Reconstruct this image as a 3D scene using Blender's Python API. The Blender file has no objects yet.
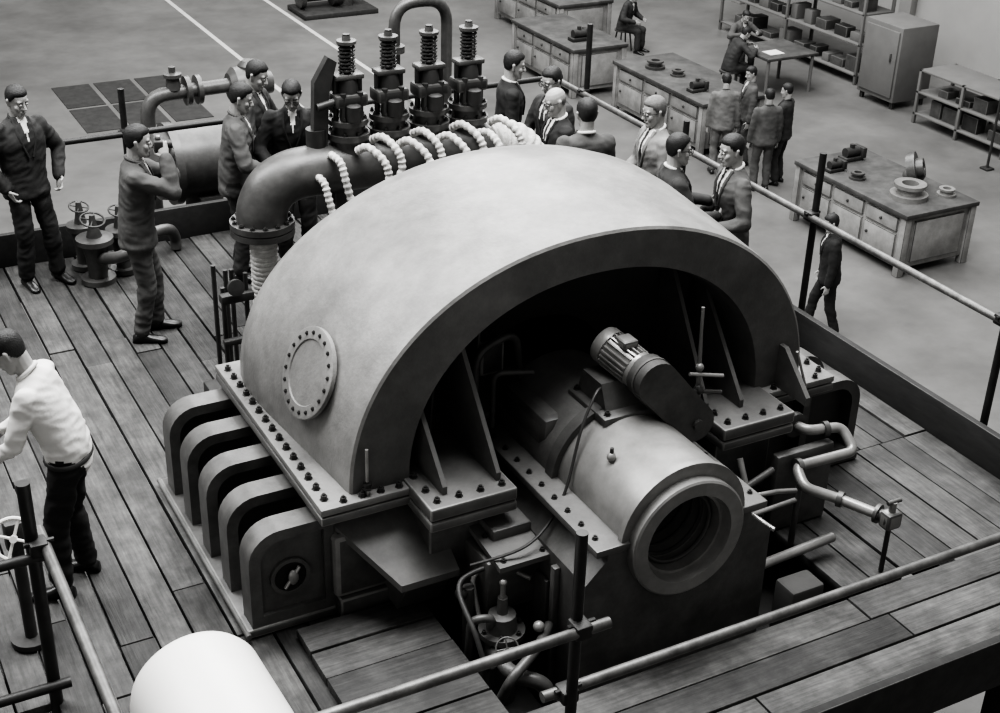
import bpy,bmesh,math,random
from mathutils import Vector as V, Matrix, noise as NZ
random.seed(7)
scene=bpy.context.scene
col=scene.collection
WS=1.14   # world units of the layout -> metres
MATS={}
def M(name,v=.3,rough=.6,metal=0,ns=5,amt=.25,bump=.15,bs=45,stretch=None,island=0,grime=0,gs=1.3):
    if name in MATS: return MATS[name]
    m=bpy.data.materials.new(name); m.use_nodes=True
    nt=m.node_tree; N=nt.nodes; L=nt.links
    bs_=N['Principled BSDF']
    tc=N.new('ShaderNodeTexCoord'); mp=N.new('ShaderNodeMapping')
    L.new(tc.outputs['Object'],mp.inputs[0])
    if stretch: mp.inputs['Scale'].default_value=stretch
    n=N.new('ShaderNodeTexNoise'); n.inputs['Scale'].default_value=ns; n.inputs['Detail'].default_value=7; n.inputs['Roughness'].default_value=.62
    L.new(mp.outputs[0],n.inputs['Vector'])
    mr=N.new('ShaderNodeMapRange'); mr.inputs['From Min'].default_value=.3; mr.inputs['From Max'].default_value=.7
    mr.inputs['To Min'].default_value=v*(1-amt); mr.inputs['To Max'].default_value=v*(1+amt)
    L.new(n.outputs['Fac'],mr.inputs['Value'])
    val=mr.outputs[0]
    def mul(a,bsock):
        mu=N.new('ShaderNodeMath'); mu.operation='MULTIPLY'; L.new(a,mu.inputs[0]); L.new(bsock,mu.inputs[1]); return mu.outputs[0]
    if island:
        g=N.new('ShaderNodeNewGeometry'); m2=N.new('ShaderNodeMapRange')
        m2.inputs['To Min'].default_value=1-island; m2.inputs['To Max'].default_value=1+island
        L.new(g.outputs['Random Per Island'],m2.inputs['Value']); val=mul(val,m2.outputs[0])
    if grime:
        for sc_,k in ((gs,1),(gs*4.3,.6)):
            n3=N.new('ShaderNodeTexNoise'); n3.inputs['Scale'].default_value=sc_; n3.inputs['Detail'].default_value=9; n3.inputs['Roughness'].default_value=.7
            L.new(tc.outputs['Object'],n3.inputs['Vector'])
            m3=N.new('ShaderNodeMapRange'); m3.inputs['From Min'].default_value=.38; m3.inputs['From Max'].default_value=.62
            m3.inputs['To Min'].default_value=1-grime*k; m3.inputs['To Max'].default_value=1+grime*.35*k
            L.new(n3.outputs['Fac'],m3.inputs['Value']); val=mul(val,m3.outputs[0])
    cc=N.new('ShaderNodeCombineColor')
    a=N.new('ShaderNodeMath');a.operation='MULTIPLY';a.inputs[1].default_value=.99
    b=N.new('ShaderNodeMath');b.operation='MULTIPLY';b.inputs[1].default_value=.965
    L.new(val,a.inputs[0]);L.new(val,b.inputs[0])
    L.new(val,cc.inputs[0]);L.new(a.outputs[0],cc.inputs[1]);L.new(b.outputs[0],cc.inputs[2])
    L.new(cc.outputs[0],bs_.inputs['Base Color'])
    bs_.inputs['Roughness'].default_value=rough; bs_.inputs['Metallic'].default_value=metal
    if bump:
        n2=N.new('ShaderNodeTexNoise'); n2.inputs['Scale'].default_value=bs; n2.inputs['Detail'].default_value=4
        L.new(mp.outputs[0],n2.inputs['Vector'])
        bp=N.new('ShaderNodeBump'); bp.inputs['Strength'].default_value=bump; bp.inputs['Distance'].default_value=.01
        L.new(n2.outputs['Fac'],bp.inputs['Height']); L.new(bp.outputs[0],bs_.inputs['Normal'])
    MATS[name]=m; return m
# ---- palette (grey-scale, slightly warm like the print)
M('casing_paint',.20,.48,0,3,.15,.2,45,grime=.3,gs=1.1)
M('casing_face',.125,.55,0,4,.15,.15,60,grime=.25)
M('casing_shaded',.05,.6,0,4,.2,.06,60)  # casing colour darkened to paint in the shade of the recess
M('pedestal_paint',.10,.40,0,5,.2,.08,60,grime=.3,gs=2)
M('bearing_metal',.25,.33,.3,6,.15,.03,60,grime=.18)
M('dark_iron',.04,.5,.2,8,.3,.1)
M('bore_shade',.008,.6,0,4,.2,0)  # near-black colour stands in for the shade deep in bores
M('bolt_steel',.05,.4,.5,10,.2,0)
M('bright_steel',.36,.35,.6,10,.2,0)
M('lagging',.55,.85,0,25,.15,.6,70,grime=.2,gs=6)
M('pipe_paint',.08,.40,.1,6,.25,.08,grime=.25,gs=2)
M('white_enamel',.72,.4,0,3,.04,0)
M('scaffold_tube',.12,.45,.4,9,.35,.1,grime=.25,gs=4)
M('scaffold_dark',.025,.5,.3,9,.3,.1)
M('wood_y',.058,.7,0,5,.45,.4,9,(9,.7,4),.42,grime=.5,gs=1.6)
M('wood_x',.062,.7,0,5,.45,.4,9,(.7,9,4),.42,grime=.5,gs=1.6)
M('kick_wood',.022,.8,0,5,.3,.3,9,(2,.7,2),.2)
M('concrete',.06,.9,0,2,.2,.2,30)
M('hall_floor',.135,.38,0,.5,.18,.05,8,grime=.2,gs=.35)
M('floor_paint',.42,.7,0,8,.12,0)
M('wall_paint',.26,.9,0,1,.08,.05)
M('bench_paint',.27,.7,0,3,.15,.1,grime=.25)
M('bench_top',.07,.7,0,4,.3,.2,12,grime=.3)
M('cab_grey',.12,.6,0,3,.1,.05)
M('skin',.32,.55,0,9,.1,.05)
M('hair_dark',.013,.6,0,30,.4,.5,120)
M('hair_grey',.12,.7,0,30,.3,.5,120)
M('eye_white',.45,.4,0,3,.02,0)
M('lip',.18,.5,0,3,.05,0)
M('shirt_white',.62,.8,0,6,.05,.3,20)
M('tie_dark',.03,.7,0,6,.1,0)
M('cloth_black',.014,.85,0,7,.3,.5,16)
M('cloth_dark',.028,.85,0,7,.3,.5,16)
M('cloth_mid',.07,.85,0,7,.25,.5,16)
M('cloth_grey',.12,.85,0,7,.22,.5,16)
M('cloth_light',.19,.85,0,7,.2,.5,16)
M('shoe',.012,.35,0,6,.2,.05)

def fillet(pts,rad,n=6):
    P=[V(p) for p in pts]; out=[P[0]]
    for k in range(1,len(P)-1):
        a=(P[k-1]-P[k]);c=(P[k+1]-P[k]); r=min(rad,a.length*.48,c.length*.48)
        A=P[k]+a.normalized()*r; C=P[k]+c.normalized()*r
        for j in range(n+1):
            t=j/n; out.append(A*(1-t)**2+P[k]*2*t*(1-t)+C*t*t)
    out.append(P[-1]); return out
class B:
    def __init__(s,name): s.name=name; s.bm=bmesh.new(); s.m=[]
    def mi(s,m):
        if m not in s.m: s.m.append(m)
        return s.m.index(m)
    def box(s,lo,hi,m,bev=.008,rot=None,piv=None):
        lo=V(lo);hi=V(hi);c=(lo+hi)/2;d=hi-lo
        r=bmesh.ops.create_cube(s.bm,size=1); vs=r['verts']; i=s.mi(m)
        fs=set()
        for v in vs:
            v.co=V((v.co.x*d.x,v.co.y*d.y,v.co.z*d.z))
            if rot: v.co=rot@v.co
            v.co+=c
            for f in v.link_faces: fs.add(f)
        for f in fs: f.material_index=i
        if bev>0:
            es=set(e for v in vs for e in v.link_edges)
            bmesh.ops.bevel(s.bm,geom=list(es),offset=min(bev,min(d)*.4),segments=2,affect='EDGES',profile=.5)
    def rings(s,rs,m,closed=False,caps=True):
        i=s.mi(m); bm=s.bm; R=[[bm.verts.new(p) for p in r] for r in rs]; n=len(R[0])
        K=len(R)
        for a in range(K if closed else K-1):
            A=R[a];C=R[(a+1)%K]
            for k in range(n):
                f=bm.faces.new((A[k],A[(k+1)%n],C[(k+1)%n],C[k])); f.material_index=i
        if caps and not closed:
            f=bm.faces.new(R[0][::-1]); f.material_index=i
            f=bm.faces.new(R[-1]); f.material_index=i
    def lathe(s,o,ax,prof,m,seg=28,caps=True):
        o=V(o);ax=V(ax).normalized(); u=ax.orthogonal().normalized(); w=ax.cross(u)
        s.rings([[o+ax*d+(u*math.cos(t)+w*math.sin(t))*r for t in [2*math.pi*k/seg for k in range(seg)]] for d,r in prof],m,caps=caps)
    def cyl(s,p0,p1,r,m,r1=None,seg=20):
        p0=V(p0);p1=V(p1);L=(p1-p0).length
        s.lathe(p0,p1-p0,[(0,r),(L,r if r1 is None else r1)],m,seg)
    def tube(s,pts,r,m,seg=12,sub=6):
        P=[V(p) for p in pts]
        if sub and len(P)>2:
            Q=[]
            for k in range(len(P)-1):
                a=P[max(k-1,0)];b=P[k];c=P[k+1];d=P[min(k+2,len(P)-1)]
                for j in range(sub):
                    t=j/sub
                    Q.append(.5*((2*b)+(c-a)*t+(2*a-5*b+4*c-d)*t*t+(3*b-a-3*c+d)*t**3))
            Q.append(P[-1]); P=Q
        T=(P[1]-P[0]).normalized(); u=T.orthogonal().normalized(); rs=[]
        for k,p in enumerate(P):
            t=(P[min(k+1,len(P)-1)]-P[max(k-1,0)]).normalized()
            u=(u-t*u.dot(t)).normalized(); w=t.cross(u)
            rr=r(k/(len(P)-1)) if callable(r) else r
            rs.append([p+(u*math.cos(a)+w*math.sin(a))*rr for a in [2*math.pi*q/seg for q in range(seg)]])
        s.rings(rs,m)
    def pipe(s,pts,r,m,rad=.08,seg=14): s.tube(fillet(pts,rad),r,m,seg,0)
    def prism(s,pts,vec,m):
        vec=V(vec); s.rings([[V(p) for p in pts],[V(p)+vec for p in pts]],m)
    def ringplate(s,outer,inner,vec,m):
        vec=V(vec);O=[V(p) for p in outer];I=[V(p) for p in inner]
        s.rings([O,[p+vec for p in O],[p+vec for p in I],I],m,closed=True)
    def ball(s,c,r,m,seg=14):
        if not hasattr(r,'__len__'): r=(r,r,r)
        q=bmesh.ops.create_uvsphere(s.bm,u_segments=seg,v_segments=max(8,seg*2//3),radius=1)
        for v in q['verts']: v.co=V((v.co.x*r[0]+c[0],v.co.y*r[1]+c[1],v.co.z*r[2]+c[2]))
        i=s.mi(m)
        for f in set(f for v in q['verts'] for f in v.link_faces): f.material_index=i
    def capsule(s,a,b,ra,rb,m,seg=12):
        a=V(a);b=V(b);d=b-a;L=d.length
        pr=[]
        for k in range(1,5):
            t=math.pi/2*k/5; pr.append((-ra*math.cos(t),ra*math.sin(t)))
        pr+= [(0,ra)]+[(L*t,ra+(rb-ra)*t) for t in (.25,.5,.75)]+[(L,rb)]
        for k in range(1,5):
            t=math.pi/2*k/5; pr.append((L+rb*math.sin(t),rb*math.cos(t)))
        s.lathe(a,d,pr,m,seg)
    def bolt(s,p,n,r=.018,h=.03,m='bolt_steel'):
        p=V(p);n=V(n).normalized()
        s.lathe(p-n*.004,n,[(0,r*1.35),(.008,r*1.35),(.0081,r),(h*.75,r),(h*.76,r*.55),(h,r*.5)],m,6)
    def torus(s,c,n,R,r,m,seg=28,rs=8):
        c=V(c);n=V(n).normalized();u=n.orthogonal().normalized();w=n.cross(u); rg=[]
        for k in range(seg):
            t=2*math.pi*k/seg; d=u*math.cos(t)+w*math.sin(t)
            rg.append([c+d*(R+r*math.cos(a))+n*r*math.sin(a) for a in [2*math.pi*q/rs for q in range(rs)]])
        s.rings(rg,m,closed=True)
    def handwheel(s,c,n,R,m,spokes=4,r=None):
        r=r or R*.09
        c=V(c);n=V(n).normalized();u=n.orthogonal().normalized();w=n.cross(u)
        s.torus(c,n,R,r,m); s.cyl(c-n*R*.15,c+n*R*.15,R*.18,m,seg=12)
        for k in range(spokes):
            t=2*math.pi*k/spokes+.4; s.cyl(c,c+(u*math.cos(t)+w*math.sin(t))*R,r*.75,m,seg=8)
    def finish(s,ang=35,recalc=True):
        bm=s.bm
        if recalc: bmesh.ops.recalc_face_normals(bm,faces=bm.faces)
        ca=math.radians(ang)
        for f in bm.faces: f.smooth=True
        for e in bm.edges:
            if len(e.link_faces)==2:
                if e.calc_face_angle(0)>ca: e.smooth=False
        me=bpy.data.meshes.new(s.name); bm.to_mesh(me); bm.free()
        for k in s.m: me.materials.append(MATS[k])
        o=bpy.data.objects.new(s.name,me); col.objects.link(o); return o

def remesh(bm,vox,smooth=2,wr=0):
    me=bpy.data.meshes.new('t'); bmesh.ops.recalc_face_normals(bm,faces=bm.faces); bm.to_mesh(me)
    o=bpy.data.objects.new('t',me); col.objects.link(o)
    md=o.modifiers.new('r','REMESH'); md.mode='VOXEL'; md.voxel_size=vox; md.use_smooth_shade=True
    if smooth:
        sm=o.modifiers.new('s','SMOOTH'); sm.iterations=smooth; sm.factor=.5
    dg=bpy.context.evaluated_depsgraph_get(); dg.update()
    r=bpy.data.meshes.new_from_object(o.evaluated_get(dg))
    if wr:
        sd=V((random.uniform(0,50),0,0)); nn=[v.normal.copy() for v in r.vertices]
        for v,n_ in zip(r.vertices,nn):
            q=V((v.co.x*9,v.co.y*9,v.co.z*17+v.co.x*6))+sd
            v.co+=n_*((1-2*abs(NZ.noise(q)))*wr*.8+NZ.noise(q*.45)*wr-wr*.3)
    bpy.data.objects.remove(o); bpy.data.meshes.remove(me); return r

# ================= PEOPLE =================
HR=[(-.118,.018,.072,.045),(-.108,.036,.086,.02),(-.09,.049,.09,-.01),(-.065,.06,.086,-.05),(-.03,.067,.084,-.078),(0,.072,.082,-.092),(.03,.075,.086,-.099),(.06,.074,.083,-.1),(.09,.064,.066,-.086),(.11,.044,.04,-.062),(.122,.018,.01,-.03)]
def hring(z,n,sc=None):
    for k in range(len(HR)-1):
        if HR[k][0]<=z<=HR[k+1][0]+1e-9:
            t=(z-HR[k][0])/(HR[k+1][0]-HR[k][0]); a=HR[k];b=HR[k+1]; break
    hw,yf,yb=[a[i]+(b[i]-a[i])*t for i in (1,2,3)]
    c=(yf+yb)/2;hd=(yf-yb)/2; out=[]
    for k in range(n):
        q=2*math.pi*k/n; cx=math.cos(q);sy=math.sin(q)
        out.append(V((hw*cx*(1 if sy<0 else 1-.12*sy*sy),c+hd*sy,z)))
    return out
def lerpt(tab,y):
    if y<=tab[0][0]: return tab[0][1]
    for k in range(len(tab)-1):
        if y<=tab[k+1][0]:
            t=(y-tab[k][0])/(tab[k+1][0]-tab[k][0]); return tab[k][1]+(tab[k+1][1]-tab[k][1])*t
    return tab[-1][1]
def ik(a,b,l1,l2,h):
    d=b-a;L=d.length
    if L>(l1+l2)*.995: b=a+d*((l1+l2)*.995/L); d=b-a; L=d.length
    u=d/L; x=(l1*l1-l2*l2+L*L)/(2*L); y=math.sqrt(max(l1*l1-x*x,0))
    h=V(h); h=h-u*h.dot(u)
    if h.length<1e-4: h=u.orthogonal()
    return a+u*x+h.normalized()*y,b
def person(name,x,y,z0,face,h=1.75,lean=0,side=0,pel=(0,0,.92),rh=(.25,.06,.84),lh=(-.25,.06,.84),rf=(.11,.0),lf=(-.11,0),
           re=(.5,-.6,-.2),le=(-.5,-.6,-.2),rn=None,ln=None,rd=None,ld=None,hy=0,hp=0,top='cloth_dark',bot='cloth_dark',style='suit',
           hair='hair_dark',bald=False,glasses=False,curl=(25,25),seated=False,lod=0,prop=None,rfz=0,lfz=0,tie=True,wr=.008):
    lean=math.radians(lean)
    pel=V(pel); off=V((pel.x,pel.y,pel.z-.92))
    def T(p):
        p=V(p); z=p.z
        if z<=.92: return p+off
        n=12; yy=0;zz=.92;dz=(z-.92)/n;a=0
        for k in range(n):
            a=lean*min(1,((k+.5)*dz)/.3); yy+=math.sin(a)*dz; zz+=math.cos(a)*dz
        return V((p.x+side*(z-.92),yy+p.y*math.cos(a),zz-p.y*math.sin(a)))+off
    bb=B('t'); segs=[]
    loose=.008 if style=='suit' else (.014 if style=='overall' else 0)
    if style=='suit': TR=[(.76,.195,.13,0),(.84,.192,.135,0),(.95,.178,.125,0),(1.06,.165,.112,.005),(1.18,.182,.12,.01),(1.30,.2,.125,.01),(1.38,.198,.118,0),(1.43,.165,.1,-.01),(1.465,.1,.078,-.012),(1.50,.062,.062,-.01)]
    elif style=='overall': TR=[(.81,.198,.14,0),(.84,.205,.148,0),(.93,.192,.138,0),(1.02,.188,.13,.005),(1.15,.196,.134,.01),(1.30,.202,.13,.01),(1.38,.195,.118,0),(1.43,.162,.1,-.01),(1.465,.1,.08,-.012),(1.50,.064,.064,-.01)]
    else: TR=[(.90,.165,.12,0),(.94,.17,.122,0),(1.0,.172,.124,0),(1.08,.165,.124,0),(1.18,.176,.124,.01),(1.30,.19,.122,.01),(1.38,.185,.112,0),(1.43,.155,.096,-.01),(1.465,.09,.074,-.012),(1.49,.06,.06,-.01)]
    n=24; rr=[]
    for z,hw,hd,yo in TR:
        rr.append([T((hw*math.copysign(abs(math.cos(t))**.85,math.cos(t)),yo+hd*math.copysign(abs(math.sin(t))**.9,math.sin(t)),z)) for t in [2*math.pi*k/n for k in range(n)]])
    bb.rings(rr,'cloth_dark')
    for k in range(len(TR)-1):
        segs.append((T((0,0,TR[k][0])),T((0,0,TR[k+1][0])),TR[k][1]*.85,TR[k+1][1]*.85,'T'))
    bb.ball(T((0,-.01,.90)),(.165,.122,.12),'cloth_dark',18)
    segs.append((T((-.06,0,.86)),T((.06,0,.86)),.115,.115,'L'))
    hands=[];shoes=[]
    for sg,hd_,el,nn,dd,cu in ((1,rh,re,rn,rd,curl[0]),(-1,lh,le,ln,ld,curl[1])):
        S=T((sg*.178,-.005,1.40)); Wt=V(hd_); E,W=ik(S,Wt,.295,.265,el)
        r0,r1,r2=.062+loose*.6,.05+loose,.036+loose
        if style=='shirt': r0,r1,r2=.062,.05,.038
        bb.capsule(S,E,r0,r1,'cloth_dark',16); bb.capsule(E,W-(W-E)*.03,r1,r2,'cloth_dark',16)
        segs.append((S,E,r0,r1,'T')); segs.append((E,W,r1,r2,'A'))
        d=V(dd).normalized() if dd else (W-E).normalized()
        nv=V(nn) if nn else V((-sg,.25,0))
        nv=(nv-d*nv.dot(d)).normalized()
        hands.append((W,d,nv,d.cross(nv)*sg,math.radians(cu)))
    for sg,ft,fz in ((1,rf,rfz),(-1,lf,lfz)):
        Hp=T((sg*.09,0,.885)); A=V((ft[0],ft[1],.085+fz))
        K,A=ik(Hp,A,.41,.40,(sg*.08,1,0.0))
        lg=.006 if style!='suit' else 0
        bb.capsule(Hp,K,.092,.068+lg,'cloth_dark',16); bb.capsule(K,A-(A-K)*.06,.068+lg,.06+lg,'cloth_dark',16)
        segs.append((Hp,K,.092,.068,'L')); segs.append((K,A,.068,.06,'L'))
        shoes.append((A,sg))
    body=remesh(bb.bm,.014 if lod==0 else .024,2,wr*(1.35 if style!='suit' else 1)); bb.bm.free()
    P=B(name)
    def grab(me,fn,mats):
        n0=len(P.bm.faces); P.bm.from_mesh(me); P.bm.faces.ensure_lookup_table()
        for k in range(n0,len(P.bm.faces)):
            f=P.bm.faces[k]; f.material_index=P.mi(fn(f.calc_center_median()) if fn else mats)
        bpy.data.meshes.remove(me)
    hips=T((0,0,1.1)); chest=T((0,0,1.45)); upv=(chest-hips).normalized(); fw=V((0,math.cos(lean),-math.sin(lean)))
    def fm(c):
        best=None;bd=9
        for a,b,ra,rb,t in segs:
            ab=b-a; q=max(0,min(1,(c-a).dot(ab)/max(ab.length_squared,1e-9))); d=(c-(a+ab*q)).length-(ra+(rb-ra)*q)
            if d<bd: bd=d;best=t
        if best=='L': return bot
        if best=='T' and style!='shirt':
            r=c-hips; zz=r.dot(upv); fy=(c-(hips+upv*zz)).dot(fw); xx=abs(c.x-(hips.x+side*zz))
            z0_=.06 if style=='suit' else .22
            if zz>z0_ and fy>.03 and xx<(zz-z0_)*.2:
                return 'tie_dark' if (xx<.02 and tie and style=='suit') else 'shirt_white'
        return top
    grab(body,fm,None)
    pit=math.radians(hp)+lean*.45; yaw=math.radians(hy)
    HC=T((0,.015,1.628)); NB=T((0,-.01,1.45))
    Rh=Matrix.Rotation(yaw,3,'Z')@Matrix.Rotation(-pit,3,'X')
    hb=B('t')
    zs=[r[0] for r in HR]
    hb.rings([[HC+Rh@p for p in hring(z,24)] for z in zs],'skin')
    def hp_(x,y,z): return HC+Rh@V((x,y,z))
    hb.capsule(NB,hp_(0,-.03,-.04),.058,.054,'skin')
    hb.capsule(hp_(0,.08,.02),hp_(0,.106,-.026),.008,.0135,'skin')
    hb.capsule(hp_(-.012,.094,-.03),hp_(.012,.094,-.03),.009,.009,'skin')
    hb.capsule(hp_(-.042,.07,.033),hp_(.042,.07,.033),.013,.013,'skin')
    hb.capsule(hp_(-.02,.081,-.06),hp_(.02,.081,-.06),.009,.009,'skin')
    hb.capsule(hp_(0,.074,-.1),hp_(0,.078,-.098),.016,.016,'skin')
    for sg in (1,-1):
        hb.capsule(hp_(sg*.072,-.012,-.025),hp_(sg*.08,-.02,.022),.01,.014,'skin')
        hb.capsule(hp_(sg*.045,.056,-.02),hp_(sg*.04,.062,-.035),.02,.018,'skin')
    grab(remesh(hb.bm,.0065 if lod==0 else .011,1),None,'skin'); hb.bm.free()
    for sg in (1,-1):
        P.ball(hp_(sg*.031,.077,.008),(.013,.013,.009),'eye_white',8)
        P.ball(hp_(sg*.031,.0875,.008),.0055,'tie_dark',6)
        P.capsule(hp_(sg*.016,.086,.034),hp_(sg*.05,.075,.034),.0045,.0035,hair,6)
    P.capsule(hp_(-.02,.0885,-.06),hp_(.02,.0885,-.06),.0045,.0045,'lip',6)
    HL=[(-.1,-.07),(-.06,-.065),(-.02,-.01),(.02,.02),(.04,.058),(.09,.07)]
    rs=[]
    for k in range(19):
        z=-.09+.2115*k/18; rg=hring(z,32)
        for i,p in enumerate(rg):
            w=max(0,min(1,(z-lerpt(HL,p.y))/.018))
            if bald: w*=max(0,min(1,(.05-z)/.02))*max(0,min(1,(.0-p.y)/.02))
            sc=.86+w*(.255 if not bald else .2)+random.uniform(-.014,.014)*w
            c=V((0,-.01,.01)); q=c+(p-c)*sc
            if w>0.5 and z>.05 and not bald: q.z+=.006
            rg[i]=hp_(*q)
        rs.append(rg)
    P.rings(rs,hair)
    if glasses:
        for sg in (1,-1):
            P.torus(hp_(sg*.032,.1,.008),Rh@V((0,1,0)),.022,.003,'tie_dark',14,5)
            P.capsule(hp_(sg*.053,.098,.012),hp_(sg*.08,-.01,.012),.003,.003,'tie_dark',5)
        P.capsule(hp_(-.011,.102,.012),hp_(.011,.102,.012),.003,.003,'tie_dark',5)
    cm='shirt_white' if style in('suit','shirt') else top
    cpts=[]
    for k in range(25):
        t=2*math.pi*k/24; cpts.append(T((.062*math.cos(t),-.012+.064*math.sin(t),1.492-.018*math.sin(t))))
    P.tube(cpts,.013,cm,8,1)
    if style=='suit' or style=='overall':
        for sg in (1,-1):
            a=T((sg*.065,.03,1.485)); b_=T((sg*.075,.12,1.36)); c_=T((sg*.02,.139 if style=='suit' else .15,1.18))
            P.tube([a,b_,c_],lambda t:.018*(1-.5*t),top,6,4)
    if style=='shirt':
        bp=[]
        for k in range(25):
            t=2*math.pi*k/24; bp.append(T((.172*math.cos(t),.122*math.sin(t),.925)))
        P.tube(bp,.016,'tie_dark',6,0)
    for W,d,nv,th,cu in hands:
        g=B('t')
        rg=[]
        for t,wd,tk in ((-.02,.026,.02),(.0,.028,.02),(.025,.036,.018),(.06,.042,.016),(.09,.041,.013),(.098,.036,.009)):
            c=W+d*t; rg.append([c+th*wd*math.cos(a)+nv*tk*math.sin(a) for a in [2*math.pi*q/14 for q in range(14)]])
        g.rings(rg,'skin')
        for i,(o,L) in enumerate(((.031,.072),(.0105,.082),(-.0105,.076),(-.031,.058))):
            p=W+d*.082+th*o; dr=(d+th*o*1.5).normalized(); r=.0098
            for s_ in range(3):
                q=p+dr*L*(.45,.31,.24)[s_]
                g.capsule(p,q,r,r*.92,'skin',8); p=q; r*=.92
                if s_<2:
                    nn_=(nv-dr*nv.dot(dr)); 
                    nv_=nn_.normalized() if nn_.length>.05 else -d
                    ang=cu*(1+.08*i); dr=(dr*math.cos(ang)+nv_*math.sin(ang)).normalized()
        p=W+d*.02+th*.03; q=p+(d*.6+th*.75+nv*.3).normalized()*.042; r_=q+(d*.9+th*.25+nv*(.3+cu*.5)).normalized()*.034
        g.capsule(p,q,.013,.0115,'skin',8); g.capsule(q,r_,.0105,.009,'skin',8)
        grab(remesh(g.bm,.0052 if lod==0 else .009,0),None,'skin'); g.bm.free()
        if style=='suit': P.lathe(W-d*.012,d,[(0,.034),(.014,.032)],'shirt_white',14)
    for A,sg in shoes:
        rg=[]
        for t,w,hh in ((-.075,.02,.03),(-.068,.034,.06),(-.03,.038,.085),(.02,.038,.088),(.07,.042,.062),(.13,.047,.048),(.17,.042,.038),(.195,.022,.026)):
            c=V((A.x+sg*.02*(t+.07)/.2,A.y+t,A.z-.085)); rg.append([c+V((w*math.cos(a),0,hh*.5+hh*.5*(math.sin(a) if math.sin(a)>-.6 else -1))) for a in [2*math.pi*q/14 for q in range(14)]])
        P.rings(rg,'shoe')
    if prop: prop(P,T,hp_,hands)
    sc=h/1.75/WS; rz=Matrix.Rotation(math.radians(face-90),4,'Z')
    bmesh.ops.transform(P.bm,matrix=rz@Matrix.Scale(sc,4),verts=P.bm.verts)
    o=P.finish(60,recalc=True); o.location=(x,y,z0); return o

# ================= HALL =================
LZ=-2.7
b=B('floor'); b.box((-14,-8,LZ-.2),(19,44,LZ),'hall_floor',0); b.finish()
b=B('floor_marking_line'); b.box((7.73,17,LZ),(7.82,42,LZ+.004),'floor_paint',0); b.finish()
b=B('floor_marking_line'); b.box((9.6,17,LZ),(9.69,42,LZ+.004),'floor_paint',0); b.finish()
b=B('wall_right'); b.box((19,-8,LZ-.2),(19.3,44,5),'wall_paint',0)
for yy in range(-6,44,5): b.box((18.85,yy,LZ),(19,yy+.3,5),'wall_paint',.01)
b.finish()
b=B('wall_back'); b.box((-14,44,LZ-.2),(19.3,44.3,5),'wall_paint',0); b.finish()
b=B('floor_grating')
for i in range(3):
    for j in range(2):
        b.box((4.3+i*.7,21.2+j*1.3,LZ),(4.92+i*.7,22.4+j*1.3,LZ+.01),'dark_iron',0)
b.finish()

# ================= PLATFORM =================
b=B('timber_platform')
def boards(x0,x1,y0,y1,dirn,w=.19,zt=0,mat=None):
    a0,a1,c0,c1=(x0,x1,y0,y1) if dirn=='y' else (y0,y1,x0,x1)
    n=max(1,round((a1-a0)/w)); w=(a1-a0)/n
    for k in range(n):
        cuts=[c0]
        if c1-c0>5: cuts+= [c0+(c1-c0)*random.uniform(.2,.4),c0+(c1-c0)*random.uniform(.55,.8)]
        elif c1-c0>3.2: cuts.append(c0+(c1-c0)*random.uniform(.3,.7))
        cuts.append(c1)
        for q in range(len(cuts)-1):
            dz=random.uniform(-.010,0.0)+zt; s1=random.uniform(.003,.009); s2=random.uniform(.003,.009)
            A=a0+k*w+s1;C=a0+(k+1)*w-s2;p0=cuts[q]+.004;p1=cuts[q+1]-.004
            if dirn=='y': b.box((A,p0,dz-.05),(C,p1,dz),'wood_y',.004)
            else: b.box((p0,A,dz-.05),(p1,C,dz),'wood_x',.004)
boards(-1.8,.65,5.4,10.5,'y')
boards(.65,2.1,3.0,10.5,'y')
boards(2.1,6.2,7.0,10.5,'y')
boards(2.1,2.5,3.0,5.36,'y',.2)
boards(5.1,6.2,5.5,7.0,'y')
boards(4.6,6.2,4.42,5.5,'y')
boards(2.5,6.2,3.75,4.36,'x',.2)
boards(1.82,2.5,4.1,5.34,'x',.21,.055)
for xx in (-1.7,.1,1.9,5.35,6.1):
    b.box((xx-.06,3.8 if xx>.6 else 5.45,-.25),(xx+.06,10.45,-.062),'kick_wood',.005)
for yy in (3.8,10.4): b.box((.7 if yy<5 else -1.8,yy-.06,-.25),(6.2,yy+.06,-.062),'kick_wood',.005)
b.box((2.45,4.3,-.25),(4.65,4.36,-.062),'kick_wood',.005)
for xx in (-1.7,.75,1.95,5.35,6.1):
    for yy in (3.85,5.5,8.3,10.35):
        if xx<.6 and yy<5: continue
        b.box((xx-.07,yy-.07,LZ),(xx+.07,yy+.07,-.24),'kick_wood',.005)
b.box((6.2,3.72,-.2),(6.25,10.55,.24),'kick_wood',.005)
b.box((-1.8,10.5,-.2),(6.2,10.55,.26),'kick_wood',.005)
b.box((2.5,3.70,-.3),(6.2,3.75,.02),'kick_wood',.005)
b.finish()
b=B('concrete_foundation_block')
b.box((2.2,4.37,LZ),(5.2,7.2,-.45),'concrete',.02)
b.finish()

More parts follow.
